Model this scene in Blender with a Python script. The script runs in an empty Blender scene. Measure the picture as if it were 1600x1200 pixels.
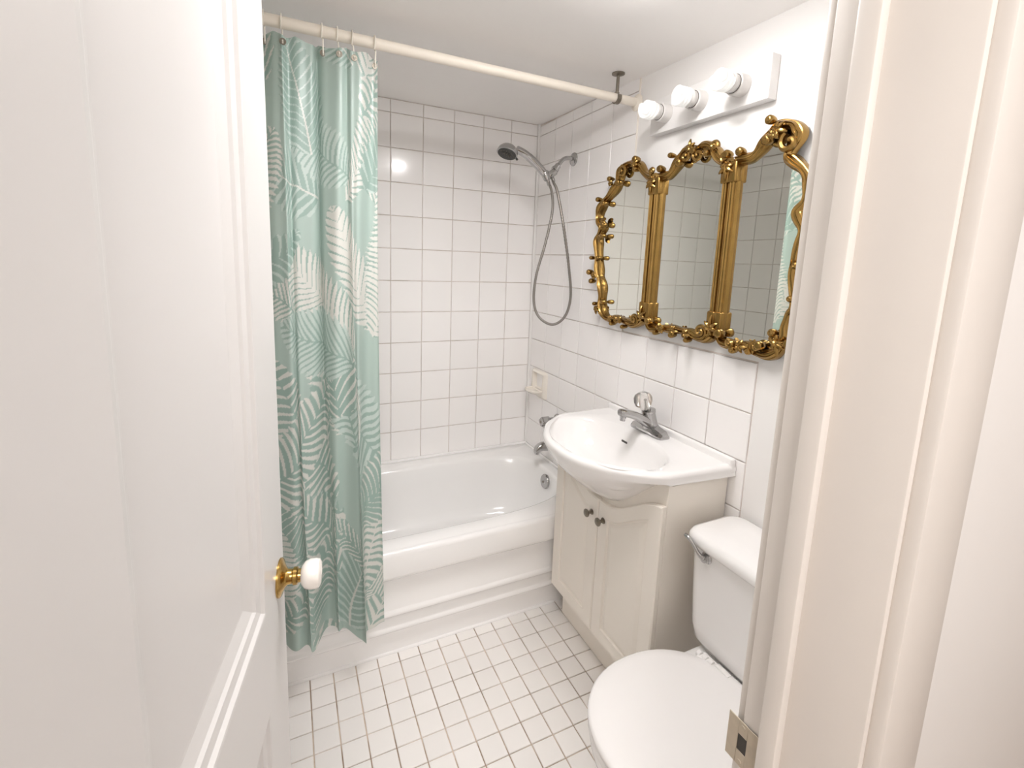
import bpy, bmesh, math, random
import numpy as np
from mathutils import Vector, Matrix, noise
random.seed(7); PI = math.pi
S = bpy.context.scene; COL = S.collection

# ------------------------------------------------------------ camera, world, lights, exposure
cd = bpy.data.cameras.new('camera'); cam = bpy.data.objects.new('camera', cd); COL.objects.link(cam)
cam.location = (-1.2161, -2.2704, 1.4729); cam.rotation_euler = (1.4198, -0.0368, -0.4372)
cd.sensor_width = 36.0; cd.lens = 729.2 / 1600 * 36
cd.shift_x = (800 - 793.556) / 1600; cd.shift_y = (519.644 - 600) / 1600
cd.clip_start = 0.02; S.camera = cam
w = bpy.data.worlds.new('world'); S.world = w; w.use_nodes = True
w.node_tree.nodes['Background'].inputs[0].default_value = (1.0, 0.93, 0.86, 1)
w.node_tree.nodes['Background'].inputs[1].default_value = 0.35
S.view_settings.view_transform = 'Standard'; S.view_settings.look = 'None'
S.view_settings.exposure = 1.7; S.view_settings.gamma = 1.0; S.view_settings.use_curve_mapping = False
S.cycles.caustics_reflective = False; S.cycles.caustics_refractive = False
S.cycles.sample_clamp_indirect = 4.0; S.cycles.diffuse_bounces = 7; S.cycles.max_bounces = 14
LAMP = (-0.46, -1.33)          # ceiling lamp over the basin
LAMP_W = 23.0; BULB_EMIT = 0.12; HALL_FILL_W = 17.0

# ------------------------------------------------------------ materials
def mat(name, col, rough=0.5, metal=0.0, coat=0.0, spec=0.5, bump=None, var=0.0, vscale=6.0, trans=0.0, ior=1.45, emit=None):
    m = bpy.data.materials.new(name); m.use_nodes = True
    nt = m.node_tree; b = nt.nodes['Principled BSDF']
    b.inputs['Base Color'].default_value = (*col, 1); b.inputs['Roughness'].default_value = rough
    b.inputs['Metallic'].default_value = metal; b.inputs['Coat Weight'].default_value = coat
    b.inputs['Coat Roughness'].default_value = 0.06
    b.inputs['Specular IOR Level'].default_value = spec; b.inputs['IOR'].default_value = ior
    b.inputs['Transmission Weight'].default_value = trans
    if emit:
        b.inputs['Emission Color'].default_value = (*emit[0], 1); b.inputs['Emission Strength'].default_value = emit[1]
    tc = nt.nodes.new('ShaderNodeTexCoord')
    if var:
        n = nt.nodes.new('ShaderNodeTexNoise'); n.inputs['Scale'].default_value = vscale; n.inputs['Detail'].default_value = 4
        r = nt.nodes.new('ShaderNodeMix'); r.data_type = 'RGBA'
        r.inputs[6].default_value = (*[c * (1 - var) for c in col], 1); r.inputs[7].default_value = (*[min(1, c * (1 + var * .5)) for c in col], 1)
        nt.links.new(tc.outputs['Object'], n.inputs['Vector']); nt.links.new(n.outputs['Fac'], r.inputs[0])
        nt.links.new(r.outputs[2], b.inputs['Base Color'])
    if bump:
        n2 = nt.nodes.new('ShaderNodeTexNoise'); n2.inputs['Scale'].default_value = bump[0]; n2.inputs['Detail'].default_value = 3
        bp = nt.nodes.new('ShaderNodeBump'); bp.inputs['Strength'].default_value = bump[1]; bp.inputs['Distance'].default_value = bump[2]
        nt.links.new(tc.outputs['Object'], n2.inputs['Vector']); nt.links.new(n2.outputs['Fac'], bp.inputs['Height'])
        nt.links.new(bp.outputs['Normal'], b.inputs['Normal'])
    return m

def tile_mat(name, col, var, rough, bs):
    """glazed tile: a slightly different tone and a faint ripple on every tile"""
    m = mat(name, col, rough, coat=0.25, bump=(bs, 0.35, 0.0006)); nt = m.node_tree; b = nt.nodes['Principled BSDF']
    oi = nt.nodes.new('ShaderNodeObjectInfo'); r = nt.nodes.new('ShaderNodeMix'); r.data_type = 'RGBA'
    r.inputs[6].default_value = (*[c * (1 - var) for c in col], 1); r.inputs[7].default_value = (*col, 1)
    nt.links.new(oi.outputs['Random'], r.inputs[0]); nt.links.new(r.outputs[2], b.inputs['Base Color'])
    return m

def grout_mat(name, c1, c2, scale):
    m = mat(name, c1, 0.9); nt = m.node_tree; b = nt.nodes['Principled BSDF']
    tc = nt.nodes.new('ShaderNodeTexCoord'); n = nt.nodes.new('ShaderNodeTexNoise'); n.inputs['Scale'].default_value = scale; n.inputs['Detail'].default_value = 5
    cr = nt.nodes.new('ShaderNodeValToRGB'); cr.color_ramp.elements[0].position = 0.42; cr.color_ramp.elements[0].color = (*c2, 1)
    cr.color_ramp.elements[1].position = 0.58; cr.color_ramp.elements[1].color = (*c1, 1)
    nt.links.new(tc.outputs['Object'], n.inputs['Vector']); nt.links.new(n.outputs['Fac'], cr.inputs[0]); nt.links.new(cr.outputs[0], b.inputs['Base Color'])
    return m

M_TILE = tile_mat('glazed_white_wall_tile', (0.92, 0.90, 0.89), 0.025, 0.13, 9)
M_FLOOR = tile_mat('glazed_white_floor_tile', (0.87, 0.845, 0.825), 0.05, 0.3, 14)
M_GROUT = grout_mat('wall_grout', (0.78, 0.72, 0.68), (0.62, 0.55, 0.50), 9)
M_FGROUT = grout_mat('floor_grout', (0.66, 0.55, 0.45), (0.36, 0.27, 0.20), 8)
M_PAINT = mat('white_wall_paint', (0.84, 0.825, 0.81), 0.45, bump=(60, .15, .0006))
M_CEIL = mat('white_ceiling_paint', (0.93, 0.91, 0.895), 0.6, bump=(40, .1, .0006), var=.02, vscale=3)
M_DOOR = mat('gloss_white_door_paint', (0.68, 0.665, 0.655), 0.3, bump=(30, .12, .0005))
M_JAMB = mat('cream_trim_paint', (0.70, 0.66, 0.62), 0.38, bump=(35, .25, .0006), var=.05, vscale=9)
M_ENAMEL = mat('white_tub_enamel', (0.87, 0.86, 0.85), 0.12, coat=.3)
M_PORC = mat('white_porcelain', (0.84, 0.825, 0.815), 0.08, coat=.4)
M_SEAT = mat('white_seat_plastic', (0.83, 0.81, 0.80), 0.22)
M_CAB = mat('cream_cabinet_laminate', (0.82, 0.77, 0.70), 0.35, bump=(25, .1, .0004))
M_CHROME = mat('polished_chrome', (0.47, 0.465, 0.46), 0.08, 1.0)
M_HOSE = mat('brushed_steel_hose', (0.30, 0.28, 0.26), 0.3, 1.0)
M_NICKEL = mat('aged_nickel', (0.26, 0.23, 0.19), 0.35, 1.0)
M_BLACK = mat('dark_rubber', (0.05, 0.05, 0.045), 0.5)
M_SLOT = mat('dark_slot', (0.05, 0.045, 0.04), 0.6)
M_GOLD = mat('antique_gold_gilding', (0.36, 0.22, 0.07), 0.27, 1.0, bump=(70, .3, .001), var=.35, vscale=22)
M_BRASS = mat('polished_brass', (0.50, 0.32, 0.10), 0.2, 1.0)
M_STRIKE = mat('painted_over_brass', (0.55, 0.48, 0.38), 0.45, .35, var=.25, vscale=60)
M_KNOBW = mat('white_ceramic_knob', (0.86, 0.82, 0.77), 0.12, coat=.4)
M_ROD = mat('cream_plastic_rod', (0.84, 0.78, 0.69), 0.35)
M_RING = mat('cream_plastic_ring', (0.82, 0.78, 0.70), 0.3)
M_SOAP = mat('almond_ceramic', (0.84, 0.79, 0.72), 0.15, coat=.3)
M_MIRROR = mat('mirror_silvering', (0.84, 0.845, 0.79), 0.008, 1.0)
M_FIX = mat('white_enamel_metal', (0.80, 0.785, 0.775), 0.3)
M_SOCK = mat('white_lamp_socket', (0.72, 0.70, 0.68), 0.4)
M_BULB = mat('weak_glow_bulb_glass', (0.72, 0.72, 0.71), 0.25, emit=((1.0, 0.97, 0.93), BULB_EMIT))  # weak glow put into the glass, though the bulbs are taken as unlit
M_ACRYL = mat('clear_acrylic', (0.95, 0.93, 0.9), 0.05, trans=.9, ior=1.49)
M_HALL = mat('hall_paint', (0.75, 0.70, 0.65), 0.6)
M_WOOD = mat('hall_floorboards', (0.30, 0.19, 0.11), 0.4, var=.3, vscale=5)
M_FILL_PANEL = mat('fill_panel_glow', (0.9, 0.9, 0.9), 0.4, emit=((1.0, 0.98, 0.972), 7.4))  # glow of the added ceiling fill panel
M_GLOW = mat('lit_opal_glass', (0.9, 0.9, 0.9), 0.3, emit=((1.0, 0.98, 0.972), 58.0))

# ------------------------------------------------------------ mesh helpers
class MB:
    def __init__(s): s.v = []; s.f = []
    def add(s, v, f):
        o = len(s.v); s.v += [tuple(p) for p in v]; s.f += [tuple(o + i for i in q) for q in f]; return s
    def box(s, x0, x1, y0, y1, z0, z1, bev=0.0, seg=2):
        bm = bmesh.new(); bmesh.ops.create_cube(bm, size=1)
        for v in bm.verts: v.co = Vector(((x0 + x1) / 2 + v.co.x * (x1 - x0), (y0 + y1) / 2 + v.co.y * (y1 - y0), (z0 + z1) / 2 + v.co.z * (z1 - z0)))
        if bev: bmesh.ops.bevel(bm, geom=list(bm.edges), offset=bev, segments=seg, profile=.5, affect='EDGES', clamp_overlap=True)
        bm.verts.index_update(); s.add([v.co for v in bm.verts], [[v.index for v in f.verts] for f in bm.faces]); bm.free(); return s
    def loft(s, rings, closed=True, caps=(True, True)):
        n = len(rings[0]); v = [p for r in rings for p in r]; f = []
        for i in range(len(rings) - 1):
            for j in range(n if closed else n - 1):
                k = (j + 1) % n; f.append((i * n + j, i * n + k, (i + 1) * n + k, (i + 1) * n + j))
        if caps[0]: f.append(tuple(range(n))[::-1])
        if caps[1]: f.append(tuple((len(rings) - 1) * n + j for j in range(n)))
        return s.add(v, f)
    def tube(s, pts, r, n=12, caps=(True, True), prof=None, up=None, closed=False):
        """sweep a circle (or a profile of (lateral, up) pairs) along points; r may be a list"""
        P = [Vector(p) for p in pts]; m = len(P); R = r if isinstance(r, (list, tuple)) else [r] * m
        rings = []; nrm = Vector(up) if up else None
        for i in range(m):
            if closed: t = P[(i + 1) % m] - P[i - 1]
            else: t = P[min(i + 1, m - 1)] - P[max(i - 1, 0)]
            t.normalize()
            if up: u = Vector(up); u = (u - t * u.dot(t)).normalized()
            else:
                if nrm is None: nrm = Vector((0, 0, 1)) if abs(t.z) < .9 else Vector((1, 0, 0))
                nrm = (nrm - t * nrm.dot(t)).normalized(); u = nrm
            l = t.cross(u)
            if prof: rings.append([P[i] + l * (a * R[i]) + u * (b * R[i]) for a, b in prof])
            else: rings.append([P[i] + l * math.cos(2 * PI * k / n) * R[i] + u * math.sin(2 * PI * k / n) * R[i] for k in range(n)])
        if closed: rings.append(rings[0]); caps = (False, False)
        return s.loft(rings, True, caps)
    def lathe(s, prof, origin, axis, n=24, caps=(True, True)):
        """prof: (distance along axis, radius)"""
        a = Vector(axis).normalized(); h = Vector((0, 0, 1)) if abs(a.z) < .9 else Vector((1, 0, 0))
        u = a.cross(h).normalized(); v = a.cross(u); o = Vector(origin)
        return s.loft([[o + a * d + (u * math.cos(2 * PI * k / n) + v * math.sin(2 * PI * k / n)) * max(r, 1e-5) for k in range(n)] for d, r in prof], True, caps)
    def ball(s, c, r, n=10, m=6, sc=(1, 1, 1)):
        c = Vector(c)
        return s.loft([[c + Vector((math.sin(a) * math.cos(2 * PI * k / n) * r * sc[0], math.sin(a) * math.sin(2 * PI * k / n) * r * sc[1], math.cos(a) * r * sc[2])) for k in range(n)]
                       for a in [PI * (i + .02 * (i == 0) - .02 * (i == m)) / m for i in range(m + 1)]])
    def build(s, name, m, parent=None, ang=38, smooth=True):
        me = bpy.data.meshes.new(name); me.from_pydata(s.v, [], s.f)
        bm = bmesh.new(); bm.from_mesh(me); bmesh.ops.remove_doubles(bm, verts=bm.verts, dist=1e-6); bmesh.ops.recalc_face_normals(bm, faces=bm.faces); bm.to_mesh(me); bm.free()
        if smooth: me.shade_smooth(); me.set_sharp_from_angle(angle=math.radians(ang))
        me.materials.append(m); o = bpy.data.objects.new(name, me); COL.objects.link(o)
        if parent: put(o, parent)
        return o

def put(o, parent):
    o.parent = parent; o.matrix_parent_inverse = Matrix.Translation(-parent.location) if parent.type == 'EMPTY' else Matrix.Identity(4)
def tag(o, label=None, cat=None, group=None, kind=None):
    if label: o['label'] = label
    if cat: o['category'] = cat
    if group: o['group'] = group
    if kind: o['kind'] = kind
    return o
def thing(name, label, cat, loc, group=None):
    o = bpy.data.objects.new(name, None); o.empty_display_size = .05; COL.objects.link(o); o.location = loc
    return tag(o, label, cat, group)
def struct(o, label=None, cat=None): return tag(o, label, cat, kind='structure')
def sm(pts, k=6, closed=False):
    """Catmull-Rom through points"""
    P = [Vector(p) for p in pts]; n = len(P); out = []
    for i in range(n if closed else n - 1):
        p0 = P[(i - 1) % n] if closed or i else P[0] * 2 - P[1]; p1 = P[i]; p2 = P[(i + 1) % n]
        p3 = P[(i + 2) % n] if closed or i + 2 < n else P[-1] * 2 - P[-2]
        for j in range(k):
            t = j / k; out.append(.5 * ((2 * p1) + (p2 - p0) * t + (2 * p0 - 5 * p1 + 4 * p2 - p3) * t * t + (3 * p1 - p0 - 3 * p2 + p3) * t ** 3))
    if not closed: out.append(P[-1])
    return out
def zc(y): return 2.184 + 0.02 * y            # the old ceiling sags a little towards the door

# ------------------------------------------------------------ room shell
T = 0.1524; XC = 0.0079; Z10 = 0.6003; YK = 0.016; LX = -1.535; DY = -1.965
def zrow(j): return Z10 + (10 - j) * T
def wallbox(name, lab, x0, x1, y0, y1, z0, z1, m): return struct(MB().box(x0, x1, y0, y1, z0, z1).build(name, m, smooth=False), lab, 'wall')
wb = wallbox('wall_back', 'white tiled wall behind the length of the bathtub', LX - .1, .1, .0055, .12, 0, 2.3, M_GROUT)
wr = wallbox('wall_right', 'wall with white tiles and paint behind the basin, mirror and toilet', .0055, .12, -1.389, .0055, 0, 2.3, M_GROUT)
wl = wallbox('wall_left', 'white tiled wall at the left end of the bathtub, seen in the mirror', LX - .12, LX - .0055, DY - .115, .0055, 0, 2.3, M_GROUT)
wp = MB().box(.004, .1, DY - .115, -1.389, 0, 2.3); wp.box(.004, .0058, -1.389, -.779, zrow(6) + .004, 2.3)
wpo = wp.build('painted_plaster', M_PAINT, wr, smooth=False)
wf = MB(); wf.box(LX - .1, -1.42, DY - .115, DY, 0, 2.3); wf.box(-.725, .1, DY - .115, DY, 0, 2.3); wf.box(-1.42, -.725, DY - .115, DY, 2.06, 2.3)
struct(wf.build('wall_front', M_PAINT, smooth=False), 'painted wall holding the doorway the photo is taken from', 'wall')
fl = struct(MB().box(LX - .1, .1, DY - .115, .1, -.06, -.0045).build('floor', M_FGROUT, smooth=False), 'bathroom floor of small square white tiles with brown grout', 'floor')
c = MB(); c.add([(LX - .1, DY - .115, zc(DY - .115)), (.1, DY - .115, zc(DY - .115)), (.1, .1, zc(.1)), (LX - .1, .1, zc(.1)),
                 (LX - .1, DY - .115, 2.4), (.1, DY - .115, 2.4), (.1, .1, 2.4), (LX - .1, .1, 2.4)],
                [(0, 1, 2, 3), (4, 5, 6, 7), (0, 1, 5, 4), (1, 2, 6, 5), (2, 3, 7, 6), (3, 0, 4, 7)])
struct(c.build('ceiling', M_CEIL, smooth=False), 'plain white painted bathroom ceiling', 'ceiling')

# tiles: each one an object sharing a few meshes
_tm = {}
def tile_mesh(w_, h_, m, dp, key):
    k = (round(w_, 4), round(h_, 4), key)
    if k in _tm: return _tm[k]
    g = MB(); rings = []
    for ins, d in ((0, -dp), (0, -.0016), (.0009, -.0004), (.003, 0)):
        a, b = w_ / 2 - ins, h_ / 2 - ins; rings.append([(-a, -b, d), (a, -b, d), (a, b, d), (-a, b, d)])
    g.loft(rings, True, (False, True)); me = bpy.data.meshes.new('tile'); me.from_pydata(g.v, [], g.f); me.materials.append(m)
    bm = bmesh.new(); bm.from_mesh(me); bmesh.ops.recalc_face_normals(bm, faces=bm.faces)
    if sum((f.normal.z for f in bm.faces)) < 0: bmesh.ops.reverse_faces(bm, faces=bm.faces)
    bm.to_mesh(me); bm.free(); _tm[k] = me; return me
def tile(parent, cen, rot, w_, h_, m, dp=.0055, key='w', tilt=.0022):
    o = bpy.data.objects.new('tile', tile_mesh(w_, h_, m, dp, key)); COL.objects.link(o)
    r = Matrix.Rotation(random.uniform(-tilt, tilt), 4, 'X') @ Matrix.Rotation(random.uniform(-tilt, tilt), 4, 'Y')
    o.matrix_world = Matrix.Translation(cen) @ rot @ r; mw = o.matrix_world.copy(); o.parent = parent; o.matrix_world = mw
G = .0034
R_BACK = Matrix.Rotation(PI / 2, 4, 'X')                                   # faces -Y
R_RIGHT = Matrix.Rotation(-PI / 2, 4, 'Z') @ Matrix.Rotation(PI / 2, 4, 'X')  # faces -X
R_LEFT = Matrix.Rotation(PI / 2, 4, 'Z') @ Matrix.Rotation(PI / 2, 4, 'X')    # faces +X
def rows(top_y, jlo, jhi):
    for j in range(jlo, jhi):          # row j lies between lines j and j+1
        z1 = zrow(j) if j >= 0 else zc(top_y) - .002; z0 = zrow(j + 1); yield (z1 + z0) / 2, z1 - z0
for zm, h in rows(0, -1, 11):
    x = -XC
    while x > LX + .02:
        x2 = max(x - T, LX + .002); tile(wb, ((x + x2) / 2, 0, zm), R_BACK, x - x2 - G, h - G, M_TILE); x = x2
def side(parent, X, R, y0, ks, jlo, jhi):
    for zm, h in rows(-.4, jlo, jhi):
        for k in ks:
            a = y0 - k * T; b = a - T
            if k == -1: b = y0; a = -.001
            if a - b < .008: continue
            tile(parent, (X, (a + b) / 2, zm), R, a - b - G, h - G, M_TILE)
side(wr, 0, R_RIGHT, -YK, range(-1, 5), -1, 11)
side(wr, 0, R_RIGHT, -YK, range(5, 9), 6, 14)
side(wl, LX, R_LEFT, -YK, range(-1, 5), -1, 11)
side(wl, LX, R_LEFT, -YK, range(5, 9), 6, 11)
# narrow rounded edging where the tall tile field ends beside the lamp bar
MB().box(-.003, .0058, -.7825, -.7785, zrow(6), zc(-.78), .0015, 1).build('tile_edging', M_SOAP, wr)
# corner bead of caulk
struct(MB().tube([(-.002, -.002, .45), (-.002, -.002, zc(0))], .008, 8).build('trim_1', M_PAINT), 'white caulk bead in the corner beside the shower', 'trim')
# floor tiles
TF = .0765; FX = -1.1888; FY = -.7451
for n in range(-4, 16):
    for r_ in range(-1, 12):
        x0 = FX + n * TF; y1 = FY - r_ * TF + TF * 0; y0 = y1 - TF
        if r_ == -1: y1 = -.689; y0 = FY
        xx1 = x0 + TF
        if n >= 14 and r_ > 0: continue
        xx1 = min(xx1, -.002)
        if x0 + .5 * TF < LX: continue
        if xx1 - x0 < .02: continue
        tile(fl, ((max(x0, LX) + xx1) / 2, (y0 + y1) / 2, 0), Matrix.Identity(4), xx1 - max(x0, LX) - .0036, y1 - y0 - .0036, M_FLOOR, .0045, 'f', .004)
rest = MB()
for n in range(-4, 16):
    for r_ in range(12, 17):
        x0 = FX + n * TF; y1 = FY - r_ * TF; y0 = max(y1 - TF, DY - .1)
        if x0 + .5 * TF > LX and x0 < -.03: rest.box(max(x0, LX) + .0018, min(x0 + TF, 0) - .0018, y0 + .0018, y1 - .0018, -.0045, 0, .001, 1)
for n in (13, 14, 15):
    for r_ in range(8, 12):
        x0 = FX + n * TF; y1 = FY - r_ * TF
        if n > 13: rest.box(x0 + .0018, x0 + TF - .0018, y1 - TF + .0018, y1 - .0018, -.0045, 0, .001, 1)
tag(rest.build('floor_tiles_near_the_door', M_FLOOR, fl, smooth=False), kind='stuff')

# ------------------------------------------------------------ door, jamb, strike plate
F = Vector((-1.24, -1.375, 0)); U = Vector((.181, .9835, 0)).normalized(); N = Vector((U.y, -U.x, 0))
dr = struct(thing('door_1', 'open white panelled door with a white knob at the left', 'door', (F.x - .63 * U.x, F.y - .63 * U.y, 0)))
def dp(s_, z, d=0.0): p = F + U * s_ + N * d; return (p.x, p.y, z)
slab = MB(); TH = .042; HT = 2.03; REC = -.011
def quad(a, b, c_, d_): slab.add([a, b, c_, d_], [(0, 1, 2, 3)])
def rect_face(s0, s1, z0, z1, d): quad(dp(s0, z0, d), dp(s1, z0, d), dp(s1, z1, d), dp(s0, z1, d))
panels = [(-.50, -.132, .899, 1.90), (-.50, -.132, .22, .718)]
for d0, sg in ((0, 1), (-TH, -1)):
    for s0, s1, z0, z1 in ((-.63, -.50, .01, HT), (-.132, 0, .01, HT), (-.50, -.132, 1.90, HT), (-.50, -.132, .718, .899), (-.50, -.132, .01, .22)): rect_face(s0, s1, z0, z1, d0)
    for s0, s1, z0, z1 in panels:
        prof = ((0, 0), (.004, -.0008), (.008, -.006), (.022, -.0085), (.026, -.013), (.046, -.0195), (.05, -.020))
        rg = [[dp(s0 + i, z0 + i, d0 + sg * d), dp(s1 - i, z0 + i, d0 + sg * d), dp(s1 - i, z1 - i, d0 + sg * d), dp(s0 + i, z1 - i, d0 + sg * d)] for i, d in prof]
        slab.loft(rg, True, (False, True))
for a, b in (((-.63, .01), (0, .01)), ((0, .01), (0, HT)), ((0, HT), (-.63, HT)), ((-.63, HT), (-.63, .01))):
    quad(dp(a[0], a[1], 0), dp(b[0], b[1], 0), dp(b[0], b[1], -TH), dp(a[0], a[1], -TH))
slab.build('door_leaf', M_DOOR, dr, ang=20, smooth=False)
kc = dp(-.034, .8925, 0)
MB().lathe([(0, .0335), (.003, .0335), (.005, .031), (.0075, .024), (.011, .0165), (.014, .0135), (.022, .0125), (.024, .0155), (.030, .0155), (.032, .012), (.040, .011)], kc, N, 32).build('brass_rosette', M_BRASS, dr)
kn = MB().lathe([(.036, .010), (.038, .017), (.044, .0235), (.052, .0262), (.062, .0262), (.068, .024), (.071, .019), (.072, .0)], kc, N, 32).build('knob', M_KNOBW, dr)
tag(kn, 'white ceramic door knob')
kb = dp(-.034, .8925, -TH)
MB().lathe([(0, .0335), (.003, .0335), (.0075, .024), (.014, .0135), (.036, .012), (.038, .017), (.044, .0235), (.052, .026), (.062, .026), (.071, .019), (.072, 0)], kb, -N, 24).build('inner_knob', M_KNOBW, dr)
for z in (.25, 1.02, 1.8): MB().lathe([(0, .006), (.09, .006)], dp(-.632, z, -.036), (0, 0, 1), 10).build('hinge', M_STRIKE, dr)
jb = MB()
jb.box(-.745, -.725, DY - .115, DY, 0, 2.06, .0015)
jb.box(-.757, -.744, -2.012, -1.991, 0, 2.05, .003)
jb.box(-1.425, -1.395, DY - .115, DY, 0, 2.06, .0015); jb.box(-1.425, -.725, DY - .115, DY, 2.035, 2.07, .0015)
frm = struct(jb.build('trim_2', M_JAMB), 'cream painted door jamb at the right edge of the photo', 'jamb')
cas = MB()
for y0, y1 in ((DY - .128, DY - .114), (DY - .001, DY + .012)):
    cas.box(-.739, -.665, y0, y1, 0, 2.06, .003); cas.box(-1.49, -1.401, y0, y1, 0, 2.13, .003) if y0 < DY - .1 else None
    cas.box(-1.49 if y0 < DY - .1 else -1.42, -.665, y0, y1, 2.05, 2.13, .003)
struct(cas.build('trim_3', M_JAMB), 'cream painted casing boards around the doorway', 'casing')
sp = thing('strike_plate', 'worn square strike plate screwed to the door jamb at lower right', 'strike plate', (-.747, -1.966, .92))
pl = MB(); X = -.7468
def fr(y0, y1, z0, z1): pl.box(X - .0014, X, y0, y1, z0, z1, .0004, 1)
fr(-1.9885, -1.9745, .890, .948); fr(-1.9625, -1.949, .890, .948); fr(-1.9745, -1.9625, .930, .948); fr(-1.9745, -1.9625, .890, .9085)
pl.build('plate', M_STRIKE, sp); MB().box(X - .0005, X + .0003, -1.9745, -1.9625, .9085, .930).build('latch_hole', M_SLOT, sp, smooth=False)
for z in (.896, .942): MB().lathe([(0, .0032), (.0008, .0026)], (X - .0013, -1.9685, z), (-1, 0, 0), 10).build('screw', M_STRIKE, sp)

# hallway shell behind the camera
struct(MB().box(-2.6, 1.2, -3.5, DY - .1155, -.06, -.002).build('floor_hall', M_WOOD, smooth=False), 'hallway floor outside the bathroom doorway', 'floor')
h = MB(); h.box(-2.7, 1.3, -3.6, -3.5, 0, 2.5); h.box(-2.7, -2.6, -3.5, DY - .115, 0, 2.5); h.box(1.2, 1.3, -3.5, DY - .115, 0, 2.5)
h.box(-2.6, LX - .1, DY - .115, DY, 0, 2.5); h.box(.1, 1.2, DY - .115, DY, 0, 2.5); h.box(LX - .1, .1, DY - .115, DY, 2.3, 2.5)
struct(h.build('wall_hall', M_HALL, smooth=False), 'painted hallway walls outside the doorway', 'wall')
struct(MB().box(-2.6, 1.2, -3.5, DY, 2.42, 2.5).build('ceiling_hall', M_CEIL, smooth=False), 'hallway ceiling outside the doorway', 'ceiling')
hl = bpy.data.lights.new('hall_fill', 'AREA'); hl.energy = HALL_FILL_W; hl.size = 1.1; hl.color = (1, .98, .972)  # unseen area light added in the hall to balance the brightness
ho = bpy.data.objects.new('hall_fill', hl); COL.objects.link(ho); ho.location = (-1.36, -3.1, 2.36); ho.rotation_euler = (math.radians(38), 0, 0)

# ------------------------------------------------------------ ceiling lamp above the basin (just outside the picture)
cl = thing('ceiling_lamp', 'small round lit ceiling lamp above the basin', 'lamp', (LAMP[0], LAMP[1], zc(LAMP[1])))
zl = zc(LAMP[1])
MB().lathe([(0, .066), (.012, .066), (.014, .060)], (LAMP[0], LAMP[1], zl), (0, 0, -1), 28).build('base', M_FIX, cl)
MB().lathe([(.011, .050), (.020, .046), (.028, .032), (.032, .014), (.033, 0)], (LAMP[0], LAMP[1], zl), (0, 0, -1), 28).build('glass_dome', M_GLOW, cl)

pn = thing('ceiling_fill_panel', 'added square fill panel glowing unseen on the ceiling in front of the tub', 'lamp', (-.79, -1.37, zc(-1.37)))  # unseen panel added to brighten the room evenly
zp = zc(-1.37)
MB().box(-.98, -.60, -1.56, -1.18, zp - .022, zp + .0035, .004).build('frame', M_FIX, pn)
MB().box(-.96, -.62, -1.54, -1.20, zp - .027, zp - .0215, .002).build('fill_diffuser', M_FILL_PANEL, pn)

# ------------------------------------------------------------ bathtub
tub = thing('bathtub', 'white enamel bathtub with a stepped front apron under the tiled walls', 'bathtub', (-.76, -.36, 0))
tb = MB(); NR = 112; ZR = .445; cxT, cyT = -.765, -.378
def se(a, b, n_, cx_, cy_, z):
    out = []
    for k in range(NR):
        t = 2 * PI * k / NR; ct, st = math.cos(t), math.sin(t)
        out.append((cx_ + a * math.copysign(abs(ct) ** (2 / n_), ct), cy_ + b * math.copysign(abs(st) ** (2 / n_), st), z))
    return out
x0T, x1T, y0T, y1T = LX + .003, -.003, -.733, -.003
def outer(z, ins=0):
    out = []
    for p in se(.70, .278, 3.4, cxT, cyT, z):
        dx, dy = p[0] - cxT, p[1] - cyT
        s_ = min((x1T - ins - cxT) / dx if dx > 1e-6 else ((x0T + ins) - cxT) / dx if dx < -1e-6 else 1e9, (y1T - ins - cyT) / dy if dy > 1e-6 else ((y0T + ins) - cyT) / dy if dy < -1e-6 else 1e9)
        out.append((cxT + dx * s_, cyT + dy * s_, z))
    return out
tb.loft([outer(ZR - .004), outer(ZR, .006), se(.712, .290, 3.6, cxT, cyT, ZR + .0005), se(.703, .281, 3.5, cxT, cyT, ZR - .004), se(.696, .274, 3.4, cxT, cyT, ZR - .016), se(.686, .266, 3.3, cxT - .002, cyT, .36),
         se(.665, .252, 3.2, cxT - .006, cyT, .26), se(.648, .240, 3.1, cxT - .01, cyT, .20), se(.632, .228, 3.0, cxT - .012, cyT, .172), se(.60, .205, 2.9, cxT - .014, cyT, .150), se(.50, .15, 2.6, cxT - .02, cyT, .140), se(.2, .06, 2.2, cxT - .02, cyT, .137)], True, (False, True))
tb.build('basin', M_ENAMEL, tub, ang=60)
ap = MB()
prof = [(-.733, ZR - .0005), (-.742, .442), (-.748, .435), (-.750, .425), (-.750, .352), (-.748, .342), (-.741, .334), (-.728, .326), (-.7225, .318), (-.7215, .20), (-.7235, .196), (-.7295, .190), (-.7305, .184), (-.7295, .178), (-.7235, .172), (-.7135, .166),
        (-.712, .126), (-.714, .121), (-.7195, .116), (-.720, .111), (-.7185, .106), (-.712, .100), (-.704, .095), (-.700, .085), (-.697, .02), (-.697, .0)]
ap.loft([[(x, y, z) for y, z in prof] + [(x, -.62, 0), (x, -.62, .40)] for x in (x0T, x1T)])
ap.build('apron', M_ENAMEL, tub, ang=60)
cb = MB().tube([(x0T, -.698, .003), (-.20, -.698, .003)], .007, 8).build('caulk_strip', M_ENAMEL, tub)
ck = MB().box(x0T, x1T, -.013, -.001, ZR - .004, ZR + .012, .004); ck.box(-.012, -.001, -.74, -.004, ZR - .006, ZR + .010, .004)
ck.build('back_caulk', M_ENAMEL, tub)
ov = thing('overflow_plate', 'round chrome overflow plate on the inside of the tub end', 'drain plate', (-.07, -.372, .392))
MB().lathe([(-.012, .033), (0, .036), (.006, .036), (.010, .033), (.011, .012), (.013, .010), (.014, .006), (.012, 0)], (-.078, -.375, .392), (-1, 0, .1), 32).build('disc', M_CHROME, ov)
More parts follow.
